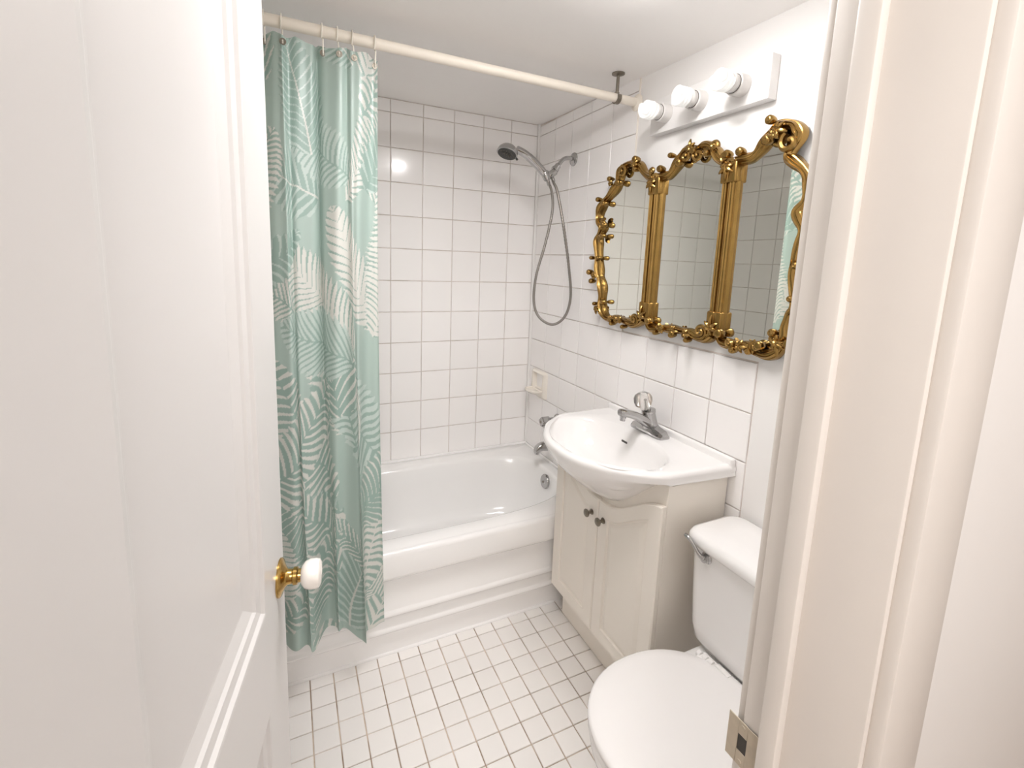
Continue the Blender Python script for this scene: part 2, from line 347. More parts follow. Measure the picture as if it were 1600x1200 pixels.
MB().lathe([(0, .0045), (.003, .004)], (-.0925, -.375, .393), (-1, 0, .1), 12).build('screw', M_NICKEL, ov)

# ------------------------------------------------------------ bath spout, mixer handle, soap dish
spt = thing('bath_spout', 'chrome bath spout low on the tiled wall beside the basin', 'spout', (0, -.335, .555))
YS = -.335
def sec(x, zc_, hw, hh): return [(x, YS + hw * math.copysign(abs(math.cos(a)) ** .7, math.cos(a)), zc_ + hh * math.copysign(abs(math.sin(a)) ** .7, math.sin(a))) for a in [2 * PI * k / 20 for k in range(20)]]
MB().loft([sec(0, .556, .028, .030), sec(-.012, .556, .027, .029), sec(-.05, .560, .023, .025), sec(-.085, .562, .020, .021), sec(-.105, .558, .0185, .019), sec(-.118, .550, .017, .017), sec(-.124, .541, .015, .012)]).build('body', M_CHROME, spt)
MB().lathe([(0, .0125), (.022, .0125), (.024, .011)], (-.108, YS, .548), (-.25, 0, -1), 16).build('nozzle', M_CHROME, spt)
mx = thing('bath_tap_handle', 'chrome bath tap handle on the tiles just left of the basin', 'tap handle', (0, -.335, .69))
MB().lathe([(0, .032), (.004, .032), (.012, .026), (.020, .017), (.05, .0155), (.052, .018)], (0, -.335, .69), (-1, 0, .03), 28).build('flange', M_CHROME, mx)
hd = MB(); pr = []
for k in range(32):
    a = 2 * PI * k / 32; pr.append((a, .0225 + .0025 * math.cos(4 * a)))
hd.loft([[(-x, -.335 + r_ * sc * math.cos(a), .691 + r_ * sc * math.sin(a)) for a, r_ in pr] for x, sc in ((.052, .85), (.056, 1), (.092, 1), (.098, .9), (.099, .55))])
hd.build('grip', M_CHROME, mx)
MB().lathe([(0, .008), (.002, .007)], (-.0985, -.335, .691), (-1, 0, 0), 14).build('cap', M_NICKEL, mx)
sd = thing('soap_dish', 'white ceramic soap dish set in the corner tiles above the bath tap', 'soap dish', (0, -.14, .83))
y0, y1, z0, z1 = -YK - T - .045, -YK - .045, zrow(9) + .003, zrow(8) - .003
g = MB()
op = [(-.125, .885), (-.185, .868), (-.168, .803), (-.118, .815)]
def rnd(P, x, k=5): return [(x, p.x, p.y) for p in sm([(a, b, 0) for a, b in P], k, True)]
rim = []
npt = 20
def rrect(x, ins, r=.012):
    out = []
    a0, a1, b0, b1 = y0 + ins, y1 - ins, z0 + ins, z1 - ins
    for cx_, cy_, t0 in ((a1 - r, b1 - r, 0), (a0 + r, b1 - r, 90), (a0 + r, b0 + r, 180), (a1 - r, b0 + r, 270)):
        for k in range(5): t = math.radians(t0 + k * 22.5); out.append((x, cx_ + r * math.cos(t), cy_ + r * math.sin(t)))
    return out
def niche(x, sc):
    yc_, zc_ = (y0 + y1) / 2, .838; out = []
    for p in rrect(x, 0): out.append((x, yc_ + (p[1] - yc_) * (.56 + .12 * (p[2] > zc_)) * sc, zc_ + .012 + (p[2] - zc_) * .60 * sc))
    return out
g.loft([rrect(.003, 0), rrect(-.006, 0), rrect(-.016, .006), rrect(-.019, .014), niche(-.018, 1.05), niche(-.014, 1.0), niche(-.003, .9), niche(.001, .8)], True, (True, True))
g.build('plate', M_SOAP, sd)
t_ = MB(); tr = []
for i in range(15):
    a = PI * i / 14; tr.append((-.012 - .072 * math.sin(a) ** .6, (y0 + y1) / 2 + .058 * math.cos(a)))
def trr(z, sc, lift): return [(-.012 + (x + .012) * sc, (y0 + y1) / 2 + (y - (y0 + y1) / 2) * sc, z) for x, y in tr]
t_.loft([trr(.775, .45, 0), trr(.785, .8, 0), trr(.797, 1, 0), trr(.803, 1.0, 0), trr(.804, .93, 0), trr(.797, .88, 0), trr(.795, .5, 0)])
t_.build('tray', M_SOAP, sd)

# ------------------------------------------------------------ shower head, arm and hose
sh = thing('shower_set', 'chrome hand shower held on its wall arm above the tub', 'shower', (0, -.35, 1.951))
MB().lathe([(0, .030), (.003, .030), (.006, .028), (.011, .013), (.012, .0)], (0, -.35, 1.951), (-1, 0, 0), 28).build('wall_flange', M_CHROME, sh)
MB().tube(sm([(0, -.35, 1.951), (-.03, -.35, 1.953), (-.055, -.35, 1.946), (-.075, -.35, 1.925), (-.092, -.35, 1.902)], 5), .0095, 14).build('shower_arm', M_CHROME, sh)
MB().lathe([(-.004, .0105), (0, .0145), (.016, .0145), (.018, .0175), (.030, .0175), (.033, .0125), (.05, .0125)], (-.083, -.35, 1.914), (-.63, 0, -.78), 20).build('swivel', M_CHROME, sh)
MB().lathe([(-.026, .013), (-.023, .0165), (.018, .0165), (.022, .014)], (-.118, -.35, 1.872), (-.75, 0, -.55), 20).build('holder', M_CHROME, sh)
MB().lathe([(-.02, .013), (-.018, .0165), (.016, .0185), (.02, .016)], (-.146, -.352, 1.862), (-.45, 0, .75), 20).build('cradle', M_CHROME, sh)
hp = sm([(-.136, -.354, 1.842), (-.150, -.352, 1.866), (-.185, -.35, 1.897), (-.225, -.35, 1.926), (-.262, -.35, 1.946), (-.295, -.35, 1.956)], 5)
hr = [.012 + .006 * min(1, i / 8) - .001 * (i > 16) for i in range(len(hp))]
MB().tube(hp, hr, 16).build('handle', M_CHROME, sh)
ax = Vector((-.34, -.22, -.9)).normalized()
hc = Vector((-.338, -.35, 1.944))
MB().lathe([(-.026, 0), (-.025, .016), (-.018, .033), (-.006, .043), (.006, .046), (.012, .046), (.014, .043)], hc, ax, 32).build('head', M_CHROME, sh)
MB().lathe([(.0115, .042), (.016, .040), (.0165, .026), (.019, .024), (.0195, 0)], hc, ax, 32).build('spray_face', M_BLACK, sh)
noz = MB()
for rr_, nn in ((.011, 6), (.018, 10), (.033, 18)):
    for k in range(nn):
        a = 2 * PI * k / nn; u_ = ax.cross(Vector((0, 1, 0))).normalized(); v_ = Vector((0, 1, 0))
        noz.lathe([(.015, .0016), (.0215 if rr_ < .03 else .0175, .0012)], hc + (u_ * math.cos(a) + v_ * math.sin(a)) * rr_, ax, 6)
tag(noz.build('nozzle_ring', M_NICKEL, sh), kind='stuff')
MB().tube([hc + ax * .010 + Vector((.040, 0, -.012)), hc + ax * .016 + Vector((.050, -.004, -.018))], .005, 8).build('spray_lever', M_BLACK, sh)
hose = [(-.136, -.355, 1.839), (-.11, -.35, 1.795), (-.099, -.345, 1.71), (-.122, -.335, 1.564), (-.157, -.325, 1.414), (-.164, -.325, 1.294), (-.141, -.34, 1.219), (-.089, -.38, 1.186), (-.045, -.415, 1.227), (-.028, -.43, 1.318), (-.045, -.43, 1.45), (-.083, -.42, 1.65), (-.104, -.39, 1.791), (-.115, -.37, 1.835), (-.117, -.352, 1.868)]
hs = sm(hose, 40); R_ = [.0062 + .0009 * math.sin(i * 2.1) for i in range(len(hs))]
MB().tube(hs, R_, 10).build('hose', M_HOSE, sh, ang=80)
MB().lathe([(0, .0085), (.030, .0085), (.032, .007)], (-.1165, -.353, 1.866), Vector((-.104, -.39, 1.791)) - Vector((-.1165, -.353, 1.866)), 16).build('hose_nut', M_CHROME, sh)
MB().lathe([(0, .0085), (.026, .0080), (.028, .007)], (-.138, -.354, 1.846), Vector((.02, 0, -.05)), 16).build('hose_nut', M_CHROME, sh)

# ------------------------------------------------------------ vanity cabinet
va = thing('vanity_cabinet', 'cream two-door vanity cabinet standing under the white basin', 'cabinet', (-.13, -1.05, 0))
YL, YR = -.765, -1.338; XF = -.2425
def ztop(y):
    t = abs((y + 1.045) / .2865); return .668 + .122 * (0.5 - .5 * math.cos(PI * min(1, max(0, (t - .10) / .95))))
def side_panel(ya, yb):
    P = [(XF - .0005, .150), (XF - .0005, .85), (-.004, .85), (-.004, .0005), (-.1965, .0005), (-.1965, .150)]
    MB().loft([[(x, y, z) for x, z in P] for y in (ya, yb)]).build('side_panel', M_CAB, va, smooth=False)
side_panel(YR, YR + .016); side_panel(YL - .016, YL)
MB().box(-.197, -.185, YR + .0165, YL - .0165, .0005, .151).build('toe_kick', M_CAB, va, smooth=False)
MB().box(XF + .013, -.006, YR + .0165, YL - .0165, .1515, .164).build('bottom_panel', M_CAB, va, smooth=False)
ff = MB()
ys = [YR + .0005 + (YL - YR - .001) * i / 48 for i in range(49)]
def ffz(y): return .8575 - .166 * max(0, 1 - abs((y + 1.045) / .295) ** 2.1) ** (.8 * 2.2)
XG = XF - .0012
ff.loft([[(XG, y, .151), (XG, y, ffz(y)), (XF + .012, y, ffz(y)), (XF + .012, y, .151)] for y in ys]); ff.build('face_frame', M_CAB, va, ang=30)
def door_panel(ya, yb, knob_y, kz):
    n = 22; yy = [ya + (yb - ya) * i / n for i in range(n + 1)]; zb = .157; XD = -.262
    def loop(ins, x):
        a, b = ya - ins, yb + ins
        y_ = [a + (b - a) * i / n for i in range(n + 1)]
        return [(x, y, min(.79, ztop(y)) - ins) for y in y_] + [(x, b, zb + ins + (min(.79, ztop(b)) - ins - zb - ins) * t) for t in (.75, .5, .25)] + [(x, y, zb + ins) for y in y_[::-1]] + [(x, a, zb + ins + (min(.79, ztop(a)) - ins - zb - ins) * t) for t in (.25, .5, .75)]
    d = MB(); d.loft([loop(0, XF - .002), loop(0, XD + .004), loop(.004, XD), loop(.050, XD), loop(.0535, XD + .006), loop(.060, XD + .006), loop(.070, XD + .0012), loop(.078, XD - .0002)])
    o = d.build('cabinet_door', M_CAB, va, ang=25)
    k = MB().lathe([(0, .0105), (.002, .0105), (.004, .006), (.014, .0055), (.018, .011), (.022, .0145), (.025, .0145), (.028, .011), (.029, 0)], (XD, knob_y, kz), (-1, 0, 0), 24).build('knob', M_NICKEL, o)
door_panel(YL - .001, -1.0435, -1.010, .605)
door_panel(-1.0465, YR + .001, -1.077, .607)

# ------------------------------------------------------------ basin top
bs = thing('washbasin', 'white ceramic washbasin with a bowed front on the vanity cabinet', 'basin', (-.2, -1.05, .84))
YA, YB = -.748, -1.362; YC = -1.045; ZD = .889
NF = 48
def front(i, off=0):
    """outline going round: back-left, left side, bowed front, right side, back-right"""
    pass
def outline(ins=0.0):
    P = []
    for i in range(6): t = i / 6; P.append((-.002 - (.243) * t + 0, YA - .006 * t - ins))
    for i in range(NF + 1):
        t = -1 + 2 * i / NF; y = YC - t * (.295 - ins)
        P.append((-.245 - .208 * max(0, 1 - abs(t) ** 2.1) ** .80 + ins, y))
    for i in range(6, 0, -1): t = (i - 1) / 6; P.append((-.002 - .243 * t, YB + .022 * t + ins))
    return P
O0 = outline(); nP = len(O0)
def bulge(i):
    x = O0[i][0]; return max(0, (-.245 - x) / .208)
ring = lambda ins, z: [(x, y, z) for x, y in outline(ins)]
rings = []
# inner bowl, from rim inwards (matched index rings toward the ellipse)
EC = (-.262, YC)
def ell(a, b, z, cx_=EC[0], n_=2.3):
    out = []
    for i in range(nP):
        x, y = O0[i]; th = math.atan2((y - EC[1]) / b, (x - cx_) / a); ct, st = math.cos(th), math.sin(th)
        out.append((cx_ + a * math.copysign(abs(ct) ** (2 / n_), ct), EC[1] + b * math.copysign(abs(st) ** (2 / n_), st), z))
    return out
wbm = MB()
under = []
for z_, k in ((.0, 0), (.14, .05), (.34, .19), (.55, .38), (.75, .59), (.9, .78), (1.0, .93), (1.0, 1.0)):
    rr_ = []
    for i in range(nP):
        x, y = O0[i]; b = bulge(i); zt = .858; zb = .852 - .170 * b ** 2.2
        ins = 0.006
        xt = x + ins if x < -.2 else x; xe = -.236 if b > 0 else x
        yy = y if b <= 0 else YC + (y - YC) * (1 - .03 * k)
        rr_.append((xt + (xe - xt) * k if b > 0 else x, yy, zt + (zb - zt) * z_ if b > 0 else zt - .004 * z_))
    under.append(rr_)
rings = under[::-1] + [ring(0.002, .866), ring(0, .874), ring(.0015, .881), ring(.005, .8865), ring(.011, ZD), ring(.02, ZD)]
wbm.loft(rings, False, (False, False))
wbm.loft([ring(.02, ZD), [(p[0] * .5 + q[0] * .5, p[1] * .5 + q[1] * .5, ZD - .001) for p, q in zip(ring(.02, ZD), ell(.165, .248, ZD))], ell(.165, .248, ZD - .0015), ell(.158, .241, ZD - .005), ell(.150, .233, ZD - .016), ell(.142, .222, ZD - .045), ell(.126, .196, ZD - .085),
          ell(.095, .148, ZD - .118), ell(.05, .078, ZD - .131), ell(.024, .026, ZD - .134), ell(.004, .004, ZD - .135)], False, (False, False))
# close the back gap of every ring strip by a flat back part of the deck
bk = MB(); e = ell(.165, .248, ZD - .0015)
wbo = wbm.build('bowl', M_PORC, bs, ang=70)
# bridge at the back: straight closing strips between first and last index
cb2 = MB()
seq = [ring(.02, ZD), [(p[0] * .5 + q[0] * .5, p[1] * .5 + q[1] * .5, ZD - .001) for p, q in zip(ring(.02, ZD), ell(.165, .248, ZD))], ell(.165, .248, ZD - .0015), ell(.158, .241, ZD - .005), ell(.150, .233, ZD - .016), ell(.142, .222, ZD - .045), ell(.126, .196, ZD - .085), ell(.095, .148, ZD - .118), ell(.05, .078, ZD - .131), ell(.024, .026, ZD - .134), ell(.004, .004, ZD - .135)]
bp_rows = []
for r_ in seq:
    a, b = r_[-1], r_[0]; row = []
    for k in range(17):
        t = k / 16
        if r_ is seq[0]: row.append((-.002, a[1] + (b[1] - a[1]) * t, ZD))
        elif r_ is seq[1]: row.append(None)
        else:
            z = r_[0][2]; idx = seq.index(r_); A, B = [(.165, .248), (.158, .241), (.150, .233), (.142, .222), (.126, .196), (.095, .148), (.05, .078), (.024, .026), (.004, .004)][idx - 2]
            t0 = math.atan2((a[1] - EC[1]) / B, (a[0] - EC[0]) / A); t1 = math.atan2((b[1] - EC[1]) / B, (b[0] - EC[0]) / A)
            # angles of the superellipse parameter
            def par(p): 
                cx_ = (p[0] - EC[0]) / A; sy = (p[1] - EC[1]) / B
                return math.atan2(math.copysign(abs(sy) ** 1.15, sy), math.copysign(abs(cx_) ** 1.15, cx_))
            t0, t1 = par(a), par(b); th = t0 + (t1 - t0) * t; ct, st = math.cos(th), math.sin(th)
            row.append((EC[0] + A * math.copysign(abs(ct) ** (2 / 2.3), ct), EC[1] + B * math.copysign(abs(st) ** (2 / 2.3), st), z))
    bp_rows.append(row)
bp_rows[1] = [((p[0] + q[0]) / 2, (p[1] + q[1]) / 2, ZD - .001) for p, q in zip(bp_rows[0], bp_rows[2])]
cb2.loft(bp_rows, False, (False, False))
me2 = cb2.build('tmp', M_PORC, None)
bm = bmesh.new(); bm.from_mesh(wbo.data); bm.from_mesh(me2.data); bmesh.ops.remove_doubles(bm, verts=bm.verts, dist=.0004); bmesh.ops.recalc_face_normals(bm, faces=bm.faces); bm.to_mesh(wbo.data); bm.free()
wbo.data.shade_smooth(); wbo.data.set_sharp_from_angle(angle=math.radians(70)); bpy.data.objects.remove(me2)
MB().box(-.022, -.001, YB + .002, YA - .002, .86, .909, .007, 3).build('back_ridge', M_PORC, bs)
MB().box(-.176, -.172, -1.064, -1.036, .8655, .873, .0018, 2).build('overflow_slot', M_SLOT, bs)
MB().lathe([(0, .024), (.002, .024), (.003, .017), (.0035, 0)], (EC[0], YC, ZD - .1345), (0, 0, 1), 24).build('drain', M_CHROME, bs)

# ------------------------------------------------------------ basin tap
fa = thing('basin_tap', 'chrome single-lever tap with a clear acrylic knob on the basin', 'tap', (-.06, YC, .89))
base = MB(); 
def bsec(y, hw, hh, xo=0): return [(-.060 + xo - hw, y, ZD - .001), (-.060 + xo - hw, y, ZD + hh * .35), (-.060 + xo - hw * .62, y, ZD + hh), (-.060 + xo + hw * .62, y, ZD + hh), (-.060 + xo + hw, y, ZD + hh * .35), (-.060 + xo + hw, y, ZD - .001)]
base.loft([bsec(YC + dy, hw, hh) for dy, hw, hh in ((-.080, .012, .010), (-.078, .020, .014), (-.066, .026, .022), (-.035, .027, .027), (-.02, .027, .031), (.02, .027, .031), (.035, .027, .027), (.066, .026, .022), (.078, .020, .014), (.080, .012, .010))])
base.build('base', M_CHROME, fa, ang=25)
def spsec(x, zc_, hw, hh): return [(x, YC + hw * math.copysign(abs(math.cos(a)) ** .6, math.cos(a)), zc_ + hh * math.copysign(abs(math.sin(a)) ** .6, math.sin(a))) for a in [2 * PI * k / 20 for k in range(20)]]
MB().loft([spsec(-.040, .905, .024, .020), spsec(-.066, .918, .0235, .022), spsec(-.095, .938, .0215, .019), spsec(-.13, .957, .019, .016), spsec(-.165, .969, .0175, .014), spsec(-.192, .974, .0165, .013), spsec(-.199, .974, .0125, .010)]).build('spout', M_CHROME, fa)
MB().lathe([(0, .011), (.016, .011), (.018, .0095), (.026, .0095)], (-.183, YC, .971), (-.12, 0, -1), 18).build('aerator', M_CHROME, fa)
MB().lathe([(-.045, .029), (-.02, .0275), (0, .025), (.028, .0225), (.030, .0245), (.038, .0245), (.040, .018)], (-.064, YC, .935), (-.22, 0, 1), 28).build('valve_body', M_CHROME, fa)
MB().lathe([(0, .008), (.022, .007)], (-.070, YC, .970), (-.22, 0, 1), 14).build('stem', M_CHROME, fa)
kb_ = MB(); kr = []
for d, r0, lob in ((0, .0155, .0), (.006, .019, .0), (.014, .0235, .002), (.026, .0275, .003), (.038, .0275, .003), (.046, .022, .002), (.050, .012, 0), (.051, .001, 0)):
    rgk = []
    for k in range(28):
        a = 2 * PI * k / 28; r_ = r0 + lob * math.cos(3 * a); rgk.append((-.092 - .22 * d - r_ * math.cos(a) * .98 - (.010 if d > .012 else 0) * max(0, math.cos(a)), YC + 1.0 * r_ * math.sin(a), .978 + d * 1.2 + .22 * r_ * -math.cos(a) * .9))
    kr.append(rgk)
kb_.loft(kr); kb_.build('clear_knob', M_ACRYL, fa)
MB().lathe([(0, .004), (.034, .003), (.035, .006), (.037, .005)], (-.088, YC, .978), (-.22, 0, 1), 12).build('knob_core', M_CHROME, fa)

# ------------------------------------------------------------ toilet
to = thing('toilet', 'white toilet with its lid closed beside the vanity', 'toilet', (-.35, -1.60, 0)); TY = -1.600
def rr(x0, x1, y0, y1, z, r, n=6):
    o = []
    for cx_, cy_, t0 in ((x1 - r, y1 - r, 0), (x0 + r, y1 - r, 90), (x0 + r, y0 + r, 180), (x1 - r, y0 + r, 270)):
        for k in range(n + 1): t = math.radians(t0 + 90 * k / n); o.append((cx_ + r * math.cos(t), cy_ + r * math.sin(t), z))
    return o
hw = .215
tk = [rr(-.165, -.03, TY - .155, TY + .155, .405, .03), rr(-.178, -.026, TY - .170, TY + .170, .410, .035), rr(-.192, -.022, TY - .190, TY + .190, .432, .04), rr(-.198, -.020, TY - .198, TY + .198, .47, .04), rr(-.205, -.018, TY - .203, TY + .203, .60, .04), rr(-.208, -.018, TY - .206, TY + .206, .715, .038)]
MB().loft(tk).build('tank', M_PORC, to, ang=50)
tl = [rr(-.212, -.015, TY - .209, TY + .209, .714, .04), rr(-.221, -.010, TY - .217, TY + .217, .718, .045), rr(-.2235, -.009, TY - .2195, TY + .2195, .726, .045), rr(-.2225, -.010, TY - .2185, TY + .2185, .738, .045), rr(-.216, -.014, TY - .213, TY + .213, .7475, .042), rr(-.205, -.022, TY - .203, TY + .203, .7515, .038), rr(-.14, -.07, TY - .14, TY + .14, .753, .03)]
MB().loft(tl).build('tank_lid', M_PORC, to, ang=50)
lv = MB().lathe([(0, .0165), (.003, .0165), (.006, .013), (.010, .0115), (.017, .0105), (.018, 0)], (-.2055, -1.459, .697), (-1, 0, 0), 24)
lv.tube(sm([(-.220, -1.459, .698), (-.226, -1.447, .705), (-.230, -1.432, .722), (-.232, -1.415, .735), (-.232, -1.400, .738)], 4), [.0085, .0078, .0072, .0066, .006, .0056, .0053, .005, .005, .005, .0055, .006, .006, .006, .006, .006, .005][:17], 10)
tag(lv.build('flush_lever', M_CHROME, to), 'chrome flush lever')
def eg(a, b, cx_, z, n_=2.15, flat=None):
    o = []
    for k in range(64):
        t = 2 * PI * k / 64; ct, st = math.cos(t), math.sin(t)
        x = cx_ + a * math.copysign(abs(ct) ** (2 / n_), ct); y = TY + b * math.copysign(abs(st) ** (2 / n_), st)
        if flat is not None and x > flat: x = flat
        o.append((x, y, z))
    return o
CX = -.408
bw = [eg(.15, .115, -.36, 0, 2.6), eg(.152, .117, -.36, .03, 2.6), eg(.135, .10, -.35, .05, 2.5), eg(.130, .093, -.345, .13, 2.4), eg(.150, .110, -.355, .20, 2.3), eg(.185, .150, -.385, .27), eg(.208, .178, -.398, .32), eg(.216, .187, -.404, .35), eg(.218, .189, -.405, .365), eg(.216, .187, -.405, .379), eg(.205, .176, -.405, .383)]
MB().loft(bw).build('bowl', M_PORC, to, ang=50)
MB().loft([rr(-.26, -.03, TY - .10, TY + .10, 0, .03), rr(-.26, -.03, TY - .10, TY + .10, .22, .03), rr(-.27, -.025, TY - .14, TY + .14, .33, .03), rr(-.275, -.02, TY - .165, TY + .165, .365, .03), rr(-.27, -.025, TY - .16, TY + .16, .400, .03), rr(-.26, -.035, TY - .15, TY + .15, .405, .03)]).build('pedestal_back', M_PORC, to, ang=50)
MB().loft([eg(.214, .190, CX, .384), eg(.218, .195, CX, .386), eg(.219, .1965, CX, .392), eg(.217, .194, CX, .400), eg(.21, .188, CX, .403)]).build('seat', M_SEAT, to, ang=50)
MB().loft([eg(.214, .192, CX, .405), eg(.219, .198, CX, .407), eg(.2205, .1995, CX, .413), eg(.2195, .1985, CX, .419), eg(.214, .193, CX, .4235), eg(.19, .17, CX, .4255), eg(.10, .09, CX, .427)]).build('seat_lid', M_SEAT, to, ang=50)
MB().box(-.232, -.196, TY - .125, TY + .125, .404, .4235, .006, 3).build('hinge_bar', M_SEAT, to)
for s_ in (-1, 1):
    for q in range(3): MB().lathe([(-.006, .0085), (-.005, .0095), (.005, .0095), (.006, .0085)], (-.212 - .002 * q, TY + s_ * (.088 + .018 * q), .420), (0, 1, 0), 16).build('hinge_knuckle', M_SEAT, to)
    MB().box(-.214, -.198, TY + s_ * .055 - .02, TY + s_ * .055 + .02, .4225, .4265, .0015).build('hinge_cap', M_SEAT, to)

# ------------------------------------------------------------ lamp bar with three spiral bulbs
lb = thing('lamp_bar', 'long white metal wall lamp bar above the gold mirror', 'lamp', (0, -1.12, 1.99))
MB().box(-.030, .0038, -1.348, -.889, 1.934, 2.050, .0025).build('back_plate', M_FIX, lb)
BY = (-.965, -1.113, -1.262)
for y in BY:
    sk = MB().lathe([(0, .0295), (.001, .0305), (.034, .0300), (.0355, .0285), (.0355, .022)], (-.030, y, 1.990), (-1, 0, 0), 32).build('socket', M_SOCK, lb)
for i, y in enumerate(BY):
    b_ = thing('spiral_bulb', ('white spiral bulb in the left socket, nearest the shower rod', 'white spiral bulb in the middle socket of the lamp bar', 'white spiral bulb in the right socket, the largest looking of three')[i], 'bulb', (-.066, y, 1.99), 'spiral bulbs on the lamp bar')
    MB().lathe([(-.002, .0255), (.0, .0255)], (-.066, y, 1.99), (-1, 0, 0), 28).build('dark_gap_ring', M_SLOT, b_)  # dark ring stands in for the shaded gap between socket and bulb
    MB().lathe([(0, .024), (.010, .0245), (.013, .027), (.020, .027), (.024, .022)], (-.0665, y, 1.99), (-1, 0, 0), 28).build('ballast', M_SOCK, b_)
    tu = MB(); ph = i * 1.3
    for s_ in (0, PI):
        pts = []; n = 60
        for k in range(n + 1):
            t = k / n; a = ph + s_ + t * 2 * PI * 1.75; r_ = .0235 if t > .06 else .0235 * (.6 + .4 * t / .06)
            if t > .93: r_ = .0235 * (1 - (t - .93) / .07 * .86)
            pts.append((-.090 - .042 * t - (.004 * (t - .93) / .07 if t > .93 else 0), y + r_ * math.cos(a), 1.99 + r_ * math.sin(a)))
        tu.tube(pts, .0058, 10)
    tu.build('spiral_tube', M_BULB, b_, ang=80)

# ------------------------------------------------------------ curtain rod, bracket, rings, curtain
rod = thing('shower_rod', 'long cream shower curtain rod running below the ceiling', 'rod', (-.77, -.772, 2.083)); RY, RZ = -.772, 2.083
MB().tube([(LX + .001, RY, RZ), (-.004, RY, RZ)], .0155, 20).build('pole', M_ROD, rod)
MB().lathe([(0, .030), (.003, .030), (.008, .022), (.012, .0175)], (-.001, RY, RZ), (-1, 0, 0), 24).build('end_cup', M_ROD, rod)
MB().lathe([(0, .030), (.003, .030), (.008, .022), (.012, .0175)], (LX + .001, RY, RZ), (1, 0, 0), 24).build('end_cup', M_ROD, rod)
zt = zc(RY); br = thing('rod_bracket', 'small round metal bracket hanging the shower rod from the ceiling', 'bracket', (-.097, RY, zt))
MB().lathe([(0, .0235), (.004, .0235), (.006, .017), (.009, .0085)], (-.097, RY, zt), (0, 0, -1), 24).build('ceiling_disc', M_NICKEL, br)
MB().lathe([(.004, .006), (.064, .006), (.066, .008), (.070, .008)], (-.097, RY, zt), (0, 0, -1), 14).build('stem', M_NICKEL, br)
cp = [(-.097, RY + .0185 * math.cos(a), RZ + .0185 * math.sin(a)) for a in [math.radians(95 - 300 * k / 20) for k in range(21)]]
MB().tube(cp, 1, prof=[(-.009, -.002), (.009, -.002), (.009, .002), (-.009, .002)], up=(1, 0, 0)).build('clip', M_NICKEL, br) if False else MB().loft([[(x, RY + r_ * math.cos(a), RZ + r_ * math.sin(a)) for x, r_ in ((-.105, .0165), (-.089, .0165), (-.089, .0205), (-.105, .0205))] for a in [math.radians(95 - 300 * k / 20) for k in range(21)]]).build('clip', M_NICKEL, br)

cu = thing('shower_curtain', 'sheer shower curtain printed with green palm leaves, drawn to the left', 'curtain', (-1.2, -.78, 0))
# print: palm fronds rasterised on the flat cloth, kept as a colour attribute of the cloth mesh
CW, CH = .92, 1.86; NU, NV = 380, 760
tt, zz = np.meshgrid(np.linspace(0, CW, NU), np.linspace(0, CH, NV), indexing='xy')
teal = np.array([.33, .45, .405]); teal2 = np.array([.43, .54, .495]); pale = np.array([.70, .70, .66]); ptl = np.array([.54, .63, .59])
img = np.tile(teal2, (NV, NU, 1)).astype(float)
rs = np.random.RandomState(11)
def frond(x0, z0, ang, L, W, bend, per, duty, cin, cout, rib, slant, fill=True, curve=0.0):
    """leaf along a bending midrib; leaflets are slanted stripes that taper towards the edge"""
    best = np.full(tt.shape, 1e9); tb_ = np.zeros(tt.shape); sd_ = np.zeros(tt.shape)
    n = 26; px_, pz_ = x0, z0; a = ang
    m = (np.abs(tt - x0) < L) & (np.abs(zz - z0) < L)
    ii = np.where(m); X_, Z_ = tt[ii], zz[ii]; B = np.full(X_.shape, 1e9); Tn = np.zeros(X_.shape); Sg = np.zeros(X_.shape)
    for k in range(n):
        dx, dz = math.cos(a), math.sin(a); st = L / n
        al = np.clip((X_ - px_) * dx + (Z_ - pz_) * dz, 0, st); ex = X_ - px_ - al * dx; ez = Z_ - pz_ - al * dz; d = np.hypot(ex, ez)
        up = d < B; B[up] = d[up]; Tn[up] = k * st + al[up]; Sg[up] = np.sign(dx * ez - dz * ex)[up]
        px_ += dx * st; pz_ += dz * st; a += bend / n
    t = Tn / L; Wt = W * np.sin(np.pi * np.clip(t, 0, 1)) ** .5 * (1 - .25 * t) + .002
    ph = (Tn + B * slant + curve * B * B / W + .0022 * np.sin(Tn * 47 + Sg)) / per; fr_ = ph - np.floor(ph); cid = np.floor(ph)
    jit = np.sin(cid * 12.9 + Sg * 4.1) * .16
    edge = Wt * (1 - .18 * np.abs(fr_ - .5) * 2 + jit * .4)
    ins = B < edge
    dd = duty + .12 * jit - .32 * np.clip(B / (Wt + 1e-6), 0, 1) ** 1.5
    leaf = ins & (fr_ < dd) & (B > .0016)
    col_ = img[ii]
    if fill: col_[ins] = cout
    col_[leaf] = cin; col_[(B < .0030 * (1 - .5 * t)) & (t < .98)] = rib
    img[ii] = col_
for k in range(74):
    x0 = rs.uniform(0, CW); z0 = rs.uniform(-.25, CH + .1); a = rs.choice([PI / 2, -PI / 2, PI * .35, PI * .65, PI * .2, PI * .8]) + rs.uniform(-.3, .3)
    inv = rs.rand() < .5; L = rs.uniform(.22, .60); W = rs.uniform(.045, .14)
    cin, cout = (teal, pale) if inv else (pale, teal)
    if rs.rand() < .33: cin, cout = (teal, ptl)
    frond(x0, z0, a, L, W, rs.uniform(-.9, .9), rs.uniform(.014, .034), rs.uniform(.5, .92), cin, cout, pale if not inv else teal, rs.uniform(-1.3, -.35), curve=rs.uniform(-.1, .6))
